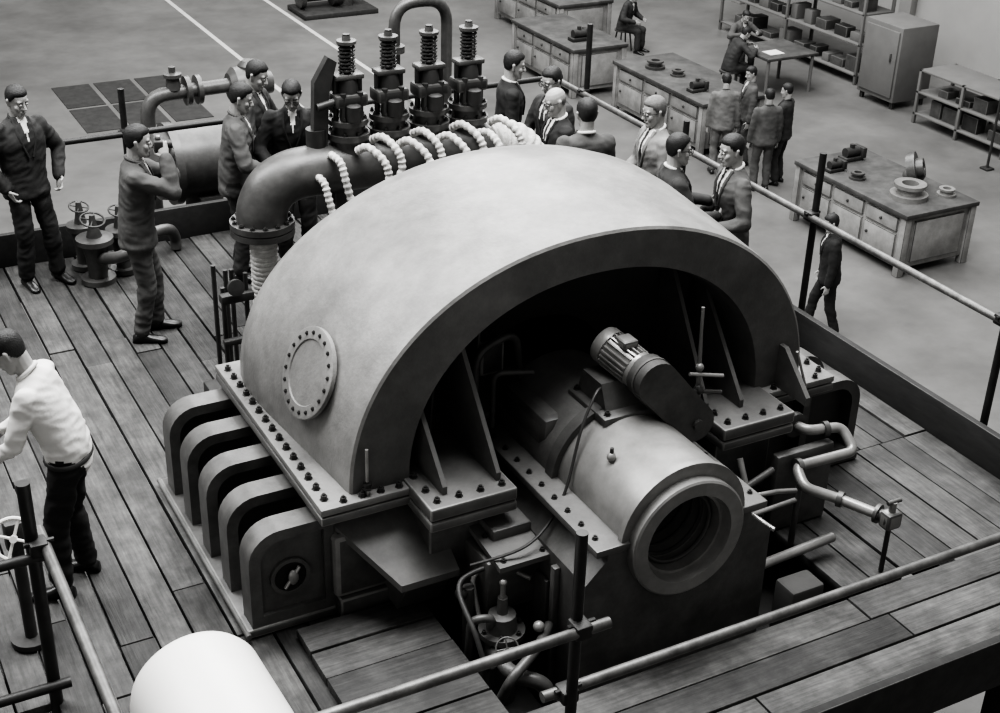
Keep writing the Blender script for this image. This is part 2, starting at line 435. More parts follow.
b=B('scaffold_guard_rail')
def coupler(p):
    b.box((p[0]-.04,p[1]-.045,p[2]-.035),(p[0]+.04,p[1]+.045,p[2]+.035),'scaffold_dark',.012)
    b.cyl((p[0]-.06,p[1],p[2]+.02),(p[0]+.07,p[1],p[2]+.02),.012,'scaffold_dark',seg=8)
R=.025
b.cyl((2.53,3.86,-.3),(2.53,3.86,1.36),R,'scaffold_dark')
b.cyl((.66,3.81,.9),(2.66,3.81,.9),R,'scaffold_tube'); coupler((2.53,3.83,.9))
b.cyl((2.42,3.92,.5),(6.35,3.92,.5),R,'scaffold_tube'); coupler((2.53,3.9,.5))
b.cyl((6.3,3.98,-.2),(6.3,3.98,1.1),R,'scaffold_dark')
b.cyl((6.31,3.7,.9),(6.31,10.6,.9),R,'scaffold_tube')
for yy,tz in ((5.2,.97),(7.0,1.36),(8.6,1.1),(10.1,1.5)):
    b.cyl((6.36,yy,-.3),(6.36,yy,tz),R,'scaffold_dark'); coupler((6.33,yy,.9))
b.cyl((-1.8,10.6,.9),(6.4,10.6,.9),R,'scaffold_dark')
for xx in (-.6,1.2,2.45,4.2): b.cyl((xx,10.65,-.3),(xx,10.65,1.25),R,'scaffold_dark'); coupler((xx,10.62,.9))
b.cyl((.65,5.4,-.3),(.65,5.4,1.22),.03,'scaffold_dark'); b.cyl((.7,5.5,.9),(.7,3.0,.9),R,'scaffold_tube'); coupler((.67,5.37,.9))
b.cyl((-1.8,5.35,.86),(.72,5.35,.86),R,'scaffold_dark'); b.cyl((-1.8,5.36,.12),(.72,5.36,.12),R,'scaffold_dark')
b.finish()

# ================= TURBINE CASING =================
CX=3.56; ZF=.72
b=B('steam_turbine_casing')
def arc(a,h,Y,n=56,z0=ZF,ex=2.12,cx=CX):
    out=[]
    for k in range(n+1):
        t=math.pi*k/n; c=math.cos(t);s=math.sin(t)
        out.append(V((cx-a*math.copysign(abs(c)**(2/ex),c),Y,z0+h*abs(s)**(2/ex))))
    return out
rows=[arc(1.05,.93,5.80),arc(1.06,.935,5.44),arc(1.08,.945,5.40)]
hood=[arc(1.385,1.145,5.40),arc(1.40,1.16,5.41),arc(1.405,1.165,5.44),arc(1.45,1.205,5.9),arc(1.49,1.23,6.3),arc(1.505,1.22,6.5),arc(1.505,1.18,6.68),arc(1.48,1.08,6.82),arc(1.43,.92,6.92),arc(1.36,.7,6.97)]
def skin(rows,m):
    i=b.mi(m); VV=[[b.bm.verts.new(p) for p in r] for r in rows]
    for a in range(len(VV)-1):
        for k in range(len(VV[0])-1):
            f=b.bm.faces.new((VV[a][k],VV[a][k+1],VV[a+1][k+1],VV[a+1][k])); f.material_index=i
    return VV
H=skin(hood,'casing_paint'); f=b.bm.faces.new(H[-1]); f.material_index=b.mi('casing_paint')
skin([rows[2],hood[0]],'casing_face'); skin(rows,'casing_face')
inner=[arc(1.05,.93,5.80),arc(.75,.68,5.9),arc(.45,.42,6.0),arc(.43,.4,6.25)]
K=skin(inner,'casing_shaded'); f=b.bm.faces.new(K[-1]); f.material_index=b.mi('bore_shade')
def flange(z0,z1,m='casing_paint'):
    b.box((1.98,5.33,z0),(2.60,6.98,z1),m,.006)
    b.box((4.54,5.33,z0),(5.17,6.98,z1),m,.006)
    b.box((2.6,5.83,z0),(4.54,6.98,z1),m,.0)
flange(.68,.72); flange(.625,.672,'casing_face')
for x0,x1 in ((2.45,2.93),(4.2,4.68)):
    b.box((x0,5.08,.665),(x1,5.8,.735),'casing_face',.01); b.box((x0,5.08,.6),(x1,5.8,.655),'casing_face',.01)
    b.box((x0+.05,5.2,.2),(x1-.05,5.8,.6),'pedestal_paint',.01)
    for k in range(4): b.bolt((x0+.06+k*(x1-x0-.12)/3,5.14,.735),(0,0,1),.016,.035)
    for k in range(3): b.bolt((x0+.05,5.25+k*.14,.735),(0,0,1),.016,.035)
def gus(x,y0,y1,z0,z1,th=.03):
    b.prism([(x,y0,z0),(x,y1,z0),(x,y1,z1),(x,y1-.05,z1),(x,y0,z0+.05)],(th,0,0),'casing_face')
gus(2.56,5.18,5.72,.73,1.30,.025); gus(2.86,5.18,5.82,.73,1.50,.025)
gus(4.22,5.3,5.82,.73,1.52,.025); gus(4.42,5.25,5.80,.73,1.40,.025); gus(4.78,5.12,5.40,.72,.98)
for k in range(15):
    yy=5.42+k*.105
    b.bolt((2.03,yy,.72),(0,0,1),.017,.04); b.bolt((5.12,yy,.72),(0,0,1),.017,.04)
for k in range(4):
    b.bolt((2.11+k*.1,5.365,.72),(0,0,1),.016,.038); b.bolt((4.75+k*.1,5.365,.72),(0,0,1),.016,.038)
# lower half
b.box((2.08,5.52,-.45),(2.95,6.95,.62),'pedestal_paint',.01)
b.box((4.18,5.52,-.45),(5.06,6.95,.62),'pedestal_paint',.01)
b.box((2.95,6.2,-.45),(4.18,6.95,.62),'casing_shaded',0)
b.box((2.06,5.38,.12),(2.52,5.55,.5),'pedestal_paint',.03)
b.prism([(2.08,5.45,.5),(2.62,5.45,.5),(2.62,5.1,.28),(2.3,5.1,.28)],(0,.0,.04),'casing_face')
b.box((2.08,5.36,.0),(2.7,5.52,.12),'pedestal_paint',.01)
b.prism([(2.34,5.12,.28),(2.34,5.45,.46),(2.34,5.45,.06),(2.34,5.25,.06)],(.24,0,0),'pedestal_paint')
b.box((1.6,5.42,0.0),(2.08,6.98,.05),'pedestal_paint',.01); b.box((5.06,5.42,0),(5.55,6.98,.05),'pedestal_paint',.01)
b.cyl((1.6,5.4,.03),(1.6,7.0,.03),.015,'casing_face')
def lug(sgn,yc,xin,xout,d=.15,plug=False):
    def P(x,z): return V((xin+(xout-xin)*x,yc-d/2,z))
    W=abs(xout-xin)
    def outline(x0,x1,z0,z1,r):
        pts=[(x0,z0),(x0,z1)]
        for k in range(8):
            t=math.pi/2*k/7; pts.append((x1-r/W+math.sin(t)*r/W,z1-r+math.cos(t)*r))
        pts+=[(x1,z0)]
        return [P(*p) for p in pts]
    O=outline(0,1,.05,.60,.17)
    I=outline(.12,1-.06/W,.11,.54,.12)
    b.ringplate(O,I,(0,d,0),'pedestal_paint')
    Pl=outline(.05,1-.03/W,.07,.57,.14)
    if plug:
        b.prism([p+V((0,.03,0)) for p in Pl],(0,.03,0),'pedestal_paint')
        c=P(.52,.3); c.y=yc-d/2+.02
        b.lathe(c+V((0,.008,0)),(0,-1,0),[(0,.105),(.018,.105),(.018,.085),(-.005,.085)],'pedestal_paint',24,False)
        b.lathe(c,(0,-1,0),[(0,.085),(.002,.085)],'bore_shade',20)  # black disc paints the shade of a hole
        b.ball(c+V((0.01,-.02,0)),(.028,.018,.045),'bearing_metal',10); b.cyl(c+V((-.035,-.02,-.055)),c+V((.045,-.02,.055)),.01,'bright_steel',seg=8)
    else:
        b.prism([p+V((0,.1,0)) for p in Pl],(0,.03,0),'casing_shaded')  # web coloured darker for the shade inside the lug
for k in range(5):
    lug(-1,5.5+k*.335,2.08,1.63,.14,k==0)
    lug(1,5.5+k*.335,5.06,5.5,.14,False)
# inspection cover on left flank
t=math.radians(19); ex=2.12
pc=V((CX-1.45*math.cos(t)**(2/ex),5.93,ZF+1.205*math.sin(t)**(2/ex)))
nrm=V((-1,-.08,.42)).normalized()
b.lathe(pc-nrm*.12,nrm,[(0,.2),(.13,.2),(.13,.24),(.152,.24),(.155,.232),(.155,.175),(.148,.17),(.148,.0)],'casing_paint',40,False)
u=V((0,1,0)); u=(u-nrm*u.dot(nrm)).normalized(); w=nrm.cross(u)
for k in range(20):
    a=2*math.pi*k/20; b.bolt(pc+nrm*.034+(u*math.cos(a)+w*math.sin(a))*.207,nrm,.009,.016)
b.cyl((2.24,5.37,.72),(2.24,5.37,.98),.009,'bright_steel',seg=8); b.bolt((2.24,5.37,.76),(0,0,1),.022,.04)
b.cyl((4.93,5.3,.72),(4.83,5.3,.97),.008,'bright_steel',seg=8)
for x in (2.75,3.0): b.cyl((x,5.72,.75),(x+.05,5.75,1.35),.009,'pedestal_paint',seg=8)
b.pipe([(3.0,5.7,.72),(3.0,5.7,1.18),(3.25,5.72,1.25),(3.3,5.75,.95)],.022,'pipe_paint',.1)
b.pipe([(3.1,5.68,.72),(3.1,5.68,1.05),(3.3,5.6,1.05)],.016,'pedestal_paint',.06)
b.box((3.05,5.74,1.0),(3.2,5.84,1.2),'dark_iron',.02)
b.finish(30)

# ---------- bearing pedestal ----------
b=B('bearing_pedestal')
AZ=.655; BZ=.625; CXc=CX; CX=3.55
def prf(y0,y1,notch):
    pf=[(3.0,-.44),(4.11,-.44),(4.11,.48),(3.97,.60),(3.97,.64)]
    if notch:
        for k in range(17):
            a=math.pi*k/16; pf.append((CX+.24*math.cos(a),BZ-.24*math.sin(a)))
    pf+=[(3.12,.64),(3.12,.60),(3.0,.48)]
    b.prism([(x,y0,z) for x,z in pf],(0,y1-y0,0),'pedestal_paint')
prf(4.52,4.95,True); prf(4.95,6.07,False)
for x0,x1 in ((3.04,3.30),(3.79,4.05)): b.box((x0,4.5,.64),(x1,5.75,.68),'casing_face',.006)
for k in range(9):
    b.bolt((3.09,4.6+k*.13,.68),(0,0,1),.013,.026); b.bolt((4.01,4.6+k*.13,.68),(0,0,1),.013,.026)
b.box((2.93,4.47,-.44),(4.2,5.9,-.36),'pedestal_paint',.01)
def half(r,y0,y1,m,ri=.24,z0=AZ):
    n=32
    P0=[V((CX+r*math.cos(math.pi*k/n),y0,z0+r*math.sin(math.pi*k/n))) for k in range(n+1)]
    if ri: P1=[V((CX+ri*math.cos(math.pi*k/n),y0,z0+ri*math.sin(math.pi*k/n))) for k in range(n+1)]
    else: P1=[V((CX+r*(1-2*k/n)*.999,y0,z0)) for k in range(n+1)]
    i=b.mi(m); vec=V((0,y1-y0,0)); bm=b.bm
    o0=[bm.verts.new(p) for p in P0]; o1=[bm.verts.new(p+vec) for p in P0]; i0=[bm.verts.new(p) for p in P1]; i1=[bm.verts.new(p+vec) for p in P1]
    for k in range(n):
        for q in ((o0[k],o0[k+1],o1[k+1],o1[k]),(o0[k],i0[k],i0[k+1],o0[k+1]),(o1[k],o1[k+1],i1[k+1],i1[k]),(i0[k],i1[k],i1[k+1],i0[k+1])):
            f=bm.faces.new(q); f.material_index=i
half(.35,4.54,5.22,'bearing_metal'); half(.365,4.515,4.55,'bearing_metal'); half(.385,5.15,5.22,'pedestal_paint')
half(.37,5.22,5.8,'casing_face',0)
b.lathe((CX,4.54,BZ),(0,-1,0),[(0,.325),(.075,.325),(.083,.315),(.083,.245),(.05,.238),(.02,.232),(.02,.218),(-.10,.21),(-.10,.195),(-.40,.19)],'bearing_metal',56,False)
b.lathe((CX,4.93,BZ),(0,-1,0),[(0,.25),(.01,.25)],'bore_shade',32)
b.lathe((CX,4.93,BZ),(0,-1,0),[(0,.12),(.12,.12),(.13,.1),(.13,.0001)],'dark_iron',32)
for k in range(4): b.torus((CX,4.58+k*.07,BZ),(0,1,0),.2,.012,'pipe_paint')
b.box((3.2,5.3,.66),(3.9,5.78,.93),'casing_face',.05)
b.box((2.70,4.95,.1),(3.02,5.5,.42),'pedestal_paint',.02)
b.prism([(2.72,4.86,.42),(3.03,4.86,.42),(3.03,5.55,.5),(2.72,5.55,.5)],(0,0,.03),'casing_face')
b.box((2.78,5.05,.45),(3.0,5.4,.53),'casing_face',.01)
for x in (2.76,2.98):
    for y in (4.9,5.1,5.35): b.bolt((x,y,.45+(y-4.86)*.116),(0,0,1),.012,.026)
b.ball((3.32,4.85,.94),(.025,.025,.025),'bearing_metal'); b.cyl((3.32,4.85,.88),(3.32,4.85,.99),.01,'dark_iron',seg=8)
b.ball((3.73,5.0,.98),.02,'bearing_metal')
for yy in (4.75,5.15): b.box((2.965,yy,-.36),(3.0,yy+.04,.44),'pedestal_paint',.004)
b.box((2.975,4.84,-.1),(3.0,5.1,.3),'pedestal_paint',.006)
b.finish(30)
CX=CXc

# ---------- turning gear motor ----------
b=B('turning_gear_motor')
b.box((3.40,5.05,.97),(3.78,5.42,1.02),'pedestal_paint',.012)
b.prism([(3.45,5.12,1.02),(3.45,5.4,1.02),(3.45,5.36,1.15),(3.45,5.18,1.15)],(.24,0,0),'pedestal_paint')
for x,y in ((3.44,5.09),(3.74,5.09),(3.44,5.39),(3.74,5.39)): b.bolt((x,y,1.02),(0,0,1),.015,.03)
for x in (3.42,3.70): b.box((x,5.08,.9),(x+.05,5.4,.98),'pedestal_paint',.005)
mo=V((3.64,5.13,1.21)); ma=V((-.28,1,.26)).normalized()
b.lathe(mo,ma,[(-.03,.05),(-.03,.09),(.0,.10),(.02,.10),(.021,.088),(.20,.088),(.201,.101),(.245,.101),(.262,.094),(.272,.075),(.275,.03)],'bearing_metal',32)
mu=ma.orthogonal().normalized(); mw=ma.cross(mu)
for k in range(22):
    a=2*math.pi*k/22; dd=mu*math.cos(a)+mw*math.sin(a); tt=ma.cross(dd)*.0035
    A=mo+ma*.025+dd*.085; C=mo+ma*.195+dd*.085
    b.prism([A-tt,A+tt,A+tt+dd*.018,A-tt+dd*.018],C-A,'bearing_metal')
c=mo+ma*.10; b.box(c+V((-.045,-.05,.08)),c+V((.045,.05,.125)),'bearing_metal',.012)
p0=V((3.66,5.10,1.20));p1=V((3.93,5.10,.90)); d=(p1-p0).normalized(); nn=V((-d.z,0,d.x)); pts=[]
for k in range(13):
    a=math.pi*k/12; pts.append(p0+nn*.115*math.cos(a)-d*.115*math.sin(a))
for k in range(13):
    a=math.pi*k/12; pts.append(p1-nn*.105*math.cos(a)+d*.105*math.sin(a))
b.prism(pts,(0,-.12,0),'pipe_paint')
b.prism([p+V((0,-.05,0)) for p in [p0+(q-p0)*1.04 for q in pts]],(0,-.015,0),'pedestal_paint')
b.cyl((3.93,5.0,.9),(3.93,5.5,.9),.055,'pedestal_paint')
b.cyl((3.93,4.96,.9),(3.93,5.0,.9),.03,'pipe_paint')
b.cyl((3.9,5.3,.7),(3.9,5.3,.95),.05,'pedestal_paint')
b.cyl((4.08,5.2,.74),(4.06,5.2,1.45),.009,'bearing_metal',seg=8); b.cyl((4.18,5.3,.74),(4.14,5.3,1.3),.008,'bearing_metal',seg=8)
b.cyl((4.0,5.18,1.08),(4.2,5.15,1.04),.011,'bearing_metal',seg=8); b.cyl((4.0,5.18,.98),(4.2,5.15,.94),.012,'pipe_paint',seg=8)
b.ball((4.07,5.19,1.1),.024,'bearing_metal'); b.ball((4.07,5.18,.97),.028,'pipe_paint')
b.tube([(3.48,5.2,1.12),(3.4,5.15,1.12),(3.28,5.08,.97),(3.16,5.0,.7),(3.02,4.94,.56),(2.85,4.9,.5),(2.6,4.95,.45)],.008,'dark_iron',8)
b.finish(30)

# ---------- oil pump cluster ----------
b=B('lubricating_oil_pump')
b.box((2.56,4.62,-.44),(2.9,5.1,-.36),'dark_iron',.01)
b.cyl((2.74,4.86,-.36),(2.74,4.86,.05),.085,'pedestal_paint'); b.lathe((2.74,4.86,.05),(0,0,1),[(0,.12),(.03,.12),(.031,.08),(.12,.07),(.13,.03),(.22,.025)],'pedestal_paint')
b.cyl((2.74,4.86,.2),(2.74,4.86,.36),.014,'bright_steel',seg=8); b.ball((2.74,4.86,.36),.02,'bright_steel')
for k in range(6): b.bolt((2.74+.1*math.cos(k*1.05),4.86+.1*math.sin(k*1.05),.08),(0,0,1),.012,.03)
b.tube([(2.62,4.7,.0),(2.55,4.66,.05),(2.53,4.75,.2),(2.54,4.95,.32),(2.65,5.0,.36),(2.9,4.95,.4)],.014,'dark_iron')
b.pipe([(2.56,4.55,-.1),(2.6,4.5,.08),(2.8,4.6,.12),(2.95,4.75,.1)],.026,'pipe_paint')
b.pipe([(2.56,4.9,-.36),(2.56,4.85,.2),(2.66,4.82,.2),(2.68,4.86,.1)],.022,'pipe_paint')
b.pipe([(2.85,4.5,-.4),(2.8,4.5,-.02),(2.66,4.6,.0),(2.66,4.8,.0)],.04,'pipe_paint'); b.lathe((2.85,4.5,-.4),(0,0,1),[(0,.08),(.03,.08)],'dark_iron')
b.cyl((2.9,4.98,.22),(2.72,5.0,.22),.02,'pipe_paint'); b.handwheel((2.64,4.62,.16),(-.3,-.6,.6),.055,'pipe_paint')
b.ball((2.58,5.0,.25),.035,'dark_iron'); b.ball((2.86,4.7,.16),.03,'bearing_metal')
b.cyl((2.62,5.0,-.36),(2.62,5.0,.28),.03,'pipe_paint'); b.cyl((2.58,4.72,-.36),(2.58,4.72,.0),.03,'pipe_paint')
b.pipe([(2.66,4.95,.1),(2.66,5.05,.3),(2.8,5.05,.34),(2.92,4.9,.3)],.013,'bearing_metal',.05)
b.finish(40)

# ---------- drain pipework right ----------
b=B('oil_drain_pipework')
b.box((4.55,5.02,.0),(4.95,5.08,.5),'pedestal_paint',.01)
b.lathe((4.78,5.2,.57),(0,-1,0),[(0,.075),(.035,.075)],'pedestal_paint')
b.pipe([(4.78,5.22,.57),(4.80,5.1,.57),(5.02,5.06,.56),(5.02,4.93,.47),(4.64,4.97,.45),(4.60,4.84,.40),(4.74,4.72,.36),(4.86,4.52,.34)],.03,'bearing_metal',.05)
for p,dd in (((4.74,4.72,.36),(.5,-.8,0)),((4.64,4.97,.45),(1,-.1,0)),((4.9,5.08,.565),(1,-.2,0))): b.lathe(p,V(dd),[(0,.045),(.03,.045)],'pipe_paint',14)
b.cyl((4.15,4.86,.3),(4.6,4.88,.3),.014,'bearing_metal',seg=10); b.cyl((4.6,4.88,.0),(4.6,4.88,.42),.018,'pipe_paint')
b.cyl((4.15,4.7,.08),(4.75,4.72,.1),.028,'bearing_metal'); b.cyl((4.2,5.0,.35),(4.3,4.7,.3),.014,'bearing_metal',seg=8)
b.cyl((4.22,4.95,.4),(4.5,5.0,.45),.02,'pipe_paint'); b.cyl((4.3,4.9,.3),(4.3,5.05,.55),.018,'bearing_metal')
b.pipe([(4.18,4.78,.5),(4.3,4.76,.5),(4.42,4.85,.42),(4.56,4.86,.38)],.014,'bearing_metal',.05)
b.lathe((4.86,4.54,.34),V((.4,-1,0)),[(0,.055),(.02,.055),(.021,.035),(.07,.035),(.071,.055),(.09,.055)],'pipe_paint')
b.box((4.84,4.42,.29),(4.94,4.50,.39),'bearing_metal',.015); b.cyl((4.89,4.46,.39),(4.89,4.46,.45),.02,'bearing_metal'); b.cyl((4.85,4.46,.45),(4.94,4.46,.45),.012,'pipe_paint')
b.cyl((4.89,4.46,0),(4.89,4.46,.3),.014,'dark_iron',seg=8)
b.finish(40)
b=B('concrete_block'); b.box((4.28,4.46,-.45),(4.5,4.62,.04),'concrete',.02); b.finish()

# ================= STEAM CHEST =================
b=B('steam_chest_with_control_valves')
YC=8.3;ZC=1.28
b.tube([(2.75,YC,.98),(2.76,YC,1.08),(2.83,YC,1.2),(2.95,YC,1.265),(3.1,YC,ZC),(3.4,YC,ZC),(4.4,YC,ZC)],.17,'pipe_paint',28,8)
b.tube([(4.4,YC,ZC),(4.52,YC,ZC),(4.65,YC-.03,ZC-.05),(4.73,YC-.05,ZC-.2),(4.73,YC-.05,ZC-.5)],lambda t:.165+.005*math.sin(t*90),'lagging',28,20)
for z in (.90,.95): b.lathe((2.75,YC,z),(0,0,1),[(0,.215),(.042,.215)],'pipe_paint',32)
for k in range(14):
    a=2*math.pi*k/14; b.bolt((2.75+.19*math.cos(a),YC+.19*math.sin(a),.99),(0,0,1),.015,.03)
pr=[]
for k in range(26): pr+=[(k*.034,.085),(k*.034+.012,.094),(k*.034+.024,.094),(k*.034+.032,.085)]
b.lathe((2.75,YC,.0),(0,0,1),pr,'lagging',24)
b.cyl((4.73,YC-.05,0),(4.73,YC-.05,.8),.12,'pipe_paint')
for xx in (3.3,4.3): b.box((xx-.06,YC-.08,0),(xx+.06,YC+.08,ZC-.1),'dark_iron',.01)
for k in range(4):
    x=3.38+k*.295
    b.lathe((x,YC,1.38),(0,0,1),[(0,.13),(.1,.12),(.1,.145),(.14,.145),(.14,.11),(.2,.10),(.2,.135),(.235,.135),(.235,.06),(.30,.05)],'pipe_paint',24)
    for j in range(8):
        a=2*math.pi*j/8+.2; b.bolt((x+.12*math.cos(a),YC+.12*math.sin(a),1.52),(0,0,1),.013,.03); b.bolt((x+.115*math.cos(a),YC+.115*math.sin(a),1.615),(0,0,1),.012,.03)
    for sx in (-1,1): 
        b.cyl((x+sx*.085,YC,1.6),(x+sx*.085,YC,1.9),.02,'dark_iron',seg=8)
        b.cyl((x+sx*.06,YC-.07,1.6),(x+sx*.06,YC-.07,1.8),.022,'dark_iron',seg=8)
    b.box((x-.115,YC-.09,1.70),(x+.115,YC+.07,1.79),'dark_iron',.02)
    b.lathe((x,YC,1.79),(0,0,1),[(0,.075),(.05,.07),(.09,.06)],'dark_iron',18)
    b.box((x-.10,YC-.06,1.88),(x+.10,YC+.06,1.915),'pipe_paint',.01)
    b.lathe((x,YC-.1,1.62),(0,0,1),[(0,.05),(.1,.05),(.11,.03)],'dark_iron',16)
    sp=[]
    for j in range(60):
        a=j*.85; sp.append((x+.05*math.cos(a),YC+.05*math.sin(a),1.92+j*.0033))
    b.tube(sp,.009,'dark_iron',6,1); b.cyl((x,YC,1.6),(x,YC,2.17),.024,'dark_iron',seg=10)
    b.lathe((x,YC,2.11),(0,0,1),[(0,.065),(.02,.065),(.021,.03),(.05,.025)],'pipe_paint',16)
    for q,(dx,dy,zt) in enumerate(((.04,-.12,1.46),(.17,-.06,1.50))):
        j1=random.uniform(-.035,.035); j2=random.uniform(-.035,.035); n=.02*q
        xs=x+dx
        b.tube([(xs-.04,YC+dy-.03,zt-.03),(xs,YC+dy-.12,zt+.01+j1*.5),(xs+.06+j1,YC+dy-.22,zt-.06),(xs+.08+j1,YC+dy-.25,zt-.17),(xs+.06+j2,YC+dy-.26,zt-.32),(xs+.12+j2,YC+dy-.30,zt-.44),(xs+.2,YC+dy-.36,zt-.5-n)],lambda t:.0255+.0035*math.sin(t*130),'lagging',12,16)
for x,z in ((3.2,1.42),(3.08,1.30)):
    b.tube([(x,YC-.12,z),(x+.03,YC-.22,z-.03),(x+.05,YC-.26,z-.15),(x+.09,YC-.28,z-.3),(x+.2,YC-.30,z-.36)],lambda t:.0245+.0035*math.sin(t*95),'lagging',12,18)
b.prism([(3.12,YC-.03,1.45),(3.22,YC-.03,1.45),(3.24,YC-.03,1.8),(3.3,YC-.03,2.0),(3.24,YC-.03,2.04),(3.14,YC-.03,1.88)],(0,.06,0),'dark_iron')
b.cyl((3.16,YC+.02,1.36),(3.16,YC+.02,1.56),.07,'dark_iron'); b.cyl((3.15,YC-.04,1.72),(3.36,YC-.04,1.76),.025,'dark_iron')
b.finish(35)

b=B('riser_pipe_loop')
b.pipe([(4.10,9.15,0),(4.10,9.15,2.10),(4.52,9.15,2.10),(4.52,9.15,0)],.042,'pipe_paint',.18,16)
b.lathe((4.10,9.15,1.75),(0,0,1),[(0,.075),(.05,.075)],'pipe_paint')
b.finish()
b=B('gauge_pipe_stand')
for i,(x,y) in enumerate(((2.36,8.0),(2.43,8.15),(2.5,7.95),(2.5,8.25),(2.38,8.25))):
    b.cyl((x,y,0),(x,y,.7+.05*(i%3)),.016,'dark_iron',seg=8)
b.box((2.32,7.9,.62),(2.54,7.97,.68),'dark_iron',.01); b.box((2.32,7.9,.32),(2.54,7.95,.36),'dark_iron',.01)
b.box((2.16,7.7,.0),(2.5,7.92,.1),'dark_iron',.01); b.box((2.3,7.75,.1),(2.4,7.85,.22),'dark_iron',.02)
b.lathe((2.41,7.89,.74),(0,-1,.2),[(0,.055),(.03,.055),(.031,.048),(.03,.0001)],'dark_iron')
b.finish()

# back-left plant
b=B('horizontal_pressure_vessel')
b.lathe((2.7,11.2,.38),(1,0,0),[(0,.05),(.03,.2),(.10,.29),(.2,.31),(.2,.35),(.27,.35),(.27,.31),(2.4,.31),(2.5,.25),(2.55,.05)],'pipe_paint',36)
for xx in (3.2,4.7): b.box((xx-.1,10.95,LZ),(xx+.1,11.45,.12),'concrete',.01)
b.finish()
b=B('steam_supply_pipe')
b.pipe([(2.95,11.9,LZ),(2.95,11.9,.76),(4.0,11.9,.78)],.065,'pipe_paint',.2,18)
for x in (3.3,3.4): b.lathe((x,11.9,.77),(1,0,0),[(0,.13),(.04,.13)],'pipe_paint')
b.lathe((3.2,11.9,.8),(0,0,1),[(0,.07),(.1,.055),(.11,.08),(.14,.08),(.15,.03),(.2,.03)],'pipe_paint')
b.lathe((3.7,11.9,.76),(1,0,0),[(0,.12),(.05,.17),(.2,.18),(.2,.21),(.26,.21),(.27,.12),(.4,.1)],'pipe_paint')
b.lathe((3.9,11.9,.78),(0,0,1),[(0,.11),(.16,.10),(.2,.06)],'pipe_paint')
b.cyl((3.9,11.9,LZ),(3.9,11.9,.65),.08,'pipe_paint')
b.finish()
b=B('stop_valve_group')
for i,(x,y,s) in enumerate(((1.98,9.95,1),(2.2,10.05,.8),(1.95,10.25,.8))):
    b.lathe((x,y,0),(0,0,1),[(0,.13*s),(.04,.13*s),(.041,.07*s),(.2,.08*s),(.3,.1*s),(.32,.14*s),(.36,.14*s),(.37,.06*s),(.46,.03),(.54,.02)],'pipe_paint')
    b.handwheel((x,y,.5),(0.1,-.3,1),.09*s,'dark_iron')
b.tube([(2.15,9.95,.15),(2.3,9.75,.3),(2.2,9.6,.36),(2.08,9.65,.3),(2.0,9.9,.2)],.045,'pipe_paint')
b.tube([(2.25,10.1,.1),(2.4,10.12,.22),(2.6,10.2,.22),(2.68,10.3,.1),(2.68,10.3,0)],.045,'pipe_paint')
b.finish()
b=B('valve_handwheel_stand')
b.cyl((.64,5.9,0),(.64,5.9,.66),.03,'dark_iron'); b.lathe((.64,5.9,0),(0,0,1),[(0,.1),(.03,.1)],'dark_iron')
b.box((.59,5.86,.56),(.69,5.94,.72),'dark_iron',.02)
b.handwheel((.62,5.8,.68),(-.3,-1,.45),.10,'white_enamel',4,.01)
b.finish()
b=B('white_oil_tank')
b.lathe((1.17,4.90,.315),(0.03,-1,0),[(0,.21),(.015,.26),(.04,.287),(.08,.302),(1.5,.305),(1.56,.27),(1.58,.1)],'white_enamel',48)
for yy in (3.6,4.6): b.box((.98,yy-.05,0),(1.38,yy+.05,.1),'dark_iron',.01)
b.finish()
b=B('governor_instrument_unit')
b.box((5.72,8.75,0),(6.1,9.25,.55),'dark_iron',.02)
for k in range(5): b.box((5.74,8.78+k*.09,.55),(6.05,8.82+k*.09,.66),'bearing_metal',.01)
b.cyl((5.78,8.85,.55),(5.78,8.85,.8),.05,'pipe_paint'); b.cyl((5.95,9.1,.55),(5.95,9.1,.82),.04,'pipe_paint')
b.tube([(5.78,8.85,.8),(5.85,8.95,.9),(5.95,9.1,.82)],.015,'bright_steel',8)
b.finish()

# ================= WORKSHOP FURNITURE =================
def bench(name,x0,x1,y0,y1,hh=.85,panels=3):
    b=B(name); z=LZ
    b.box((x0,y0,z+hh-.06),(x1,y1,z+hh),'bench_top',.01)
    b.box((x0+.06,y0+.06,z+.1),(x1-.06,y1-.06,z+hh-.06),'bench_paint',.01)
    for xx in (x0+.02,x1-.12):
        for yy in (y0+.02,y1-.12): b.box((xx,yy,z),(xx+.1,yy+.1,z+hh-.06),'bench_paint',.005)
    n=panels; L=(y1-y0-.3)/n
    for k in range(n):
        ya=y0+.15+k*L
        b.box((x0+.03,ya+.03,z+.18),(x0+.07,ya+L-.03,z+hh-.32),'bench_paint',.008)
        b.box((x0+.03,ya+.03,z+hh-.28),(x0+.07,ya+L-.03,z+hh-.1),'bench_paint',.008)
        b.ball((x0+.02,ya+L/2,z+hh-.19),.02,'dark_iron',8); b.ball((x0+.02,ya+L-.1,z+.4),.02,'dark_iron',8)
    b.box((x0+.2,y0+.03,z+.18),(x1-.2,y0+.07,z+hh-.12),'bench_paint',.008)
    return b.finish()
bench('workshop_bench',12.13,13.35,11.7,13.9)
bench('workshop_bench',12.4,13.6,16.4,18.95)
bench('workshop_bench',12.1,13.2,19.7,21.9)
bench('workshop_bench',13.4,14.6,22.4,25)
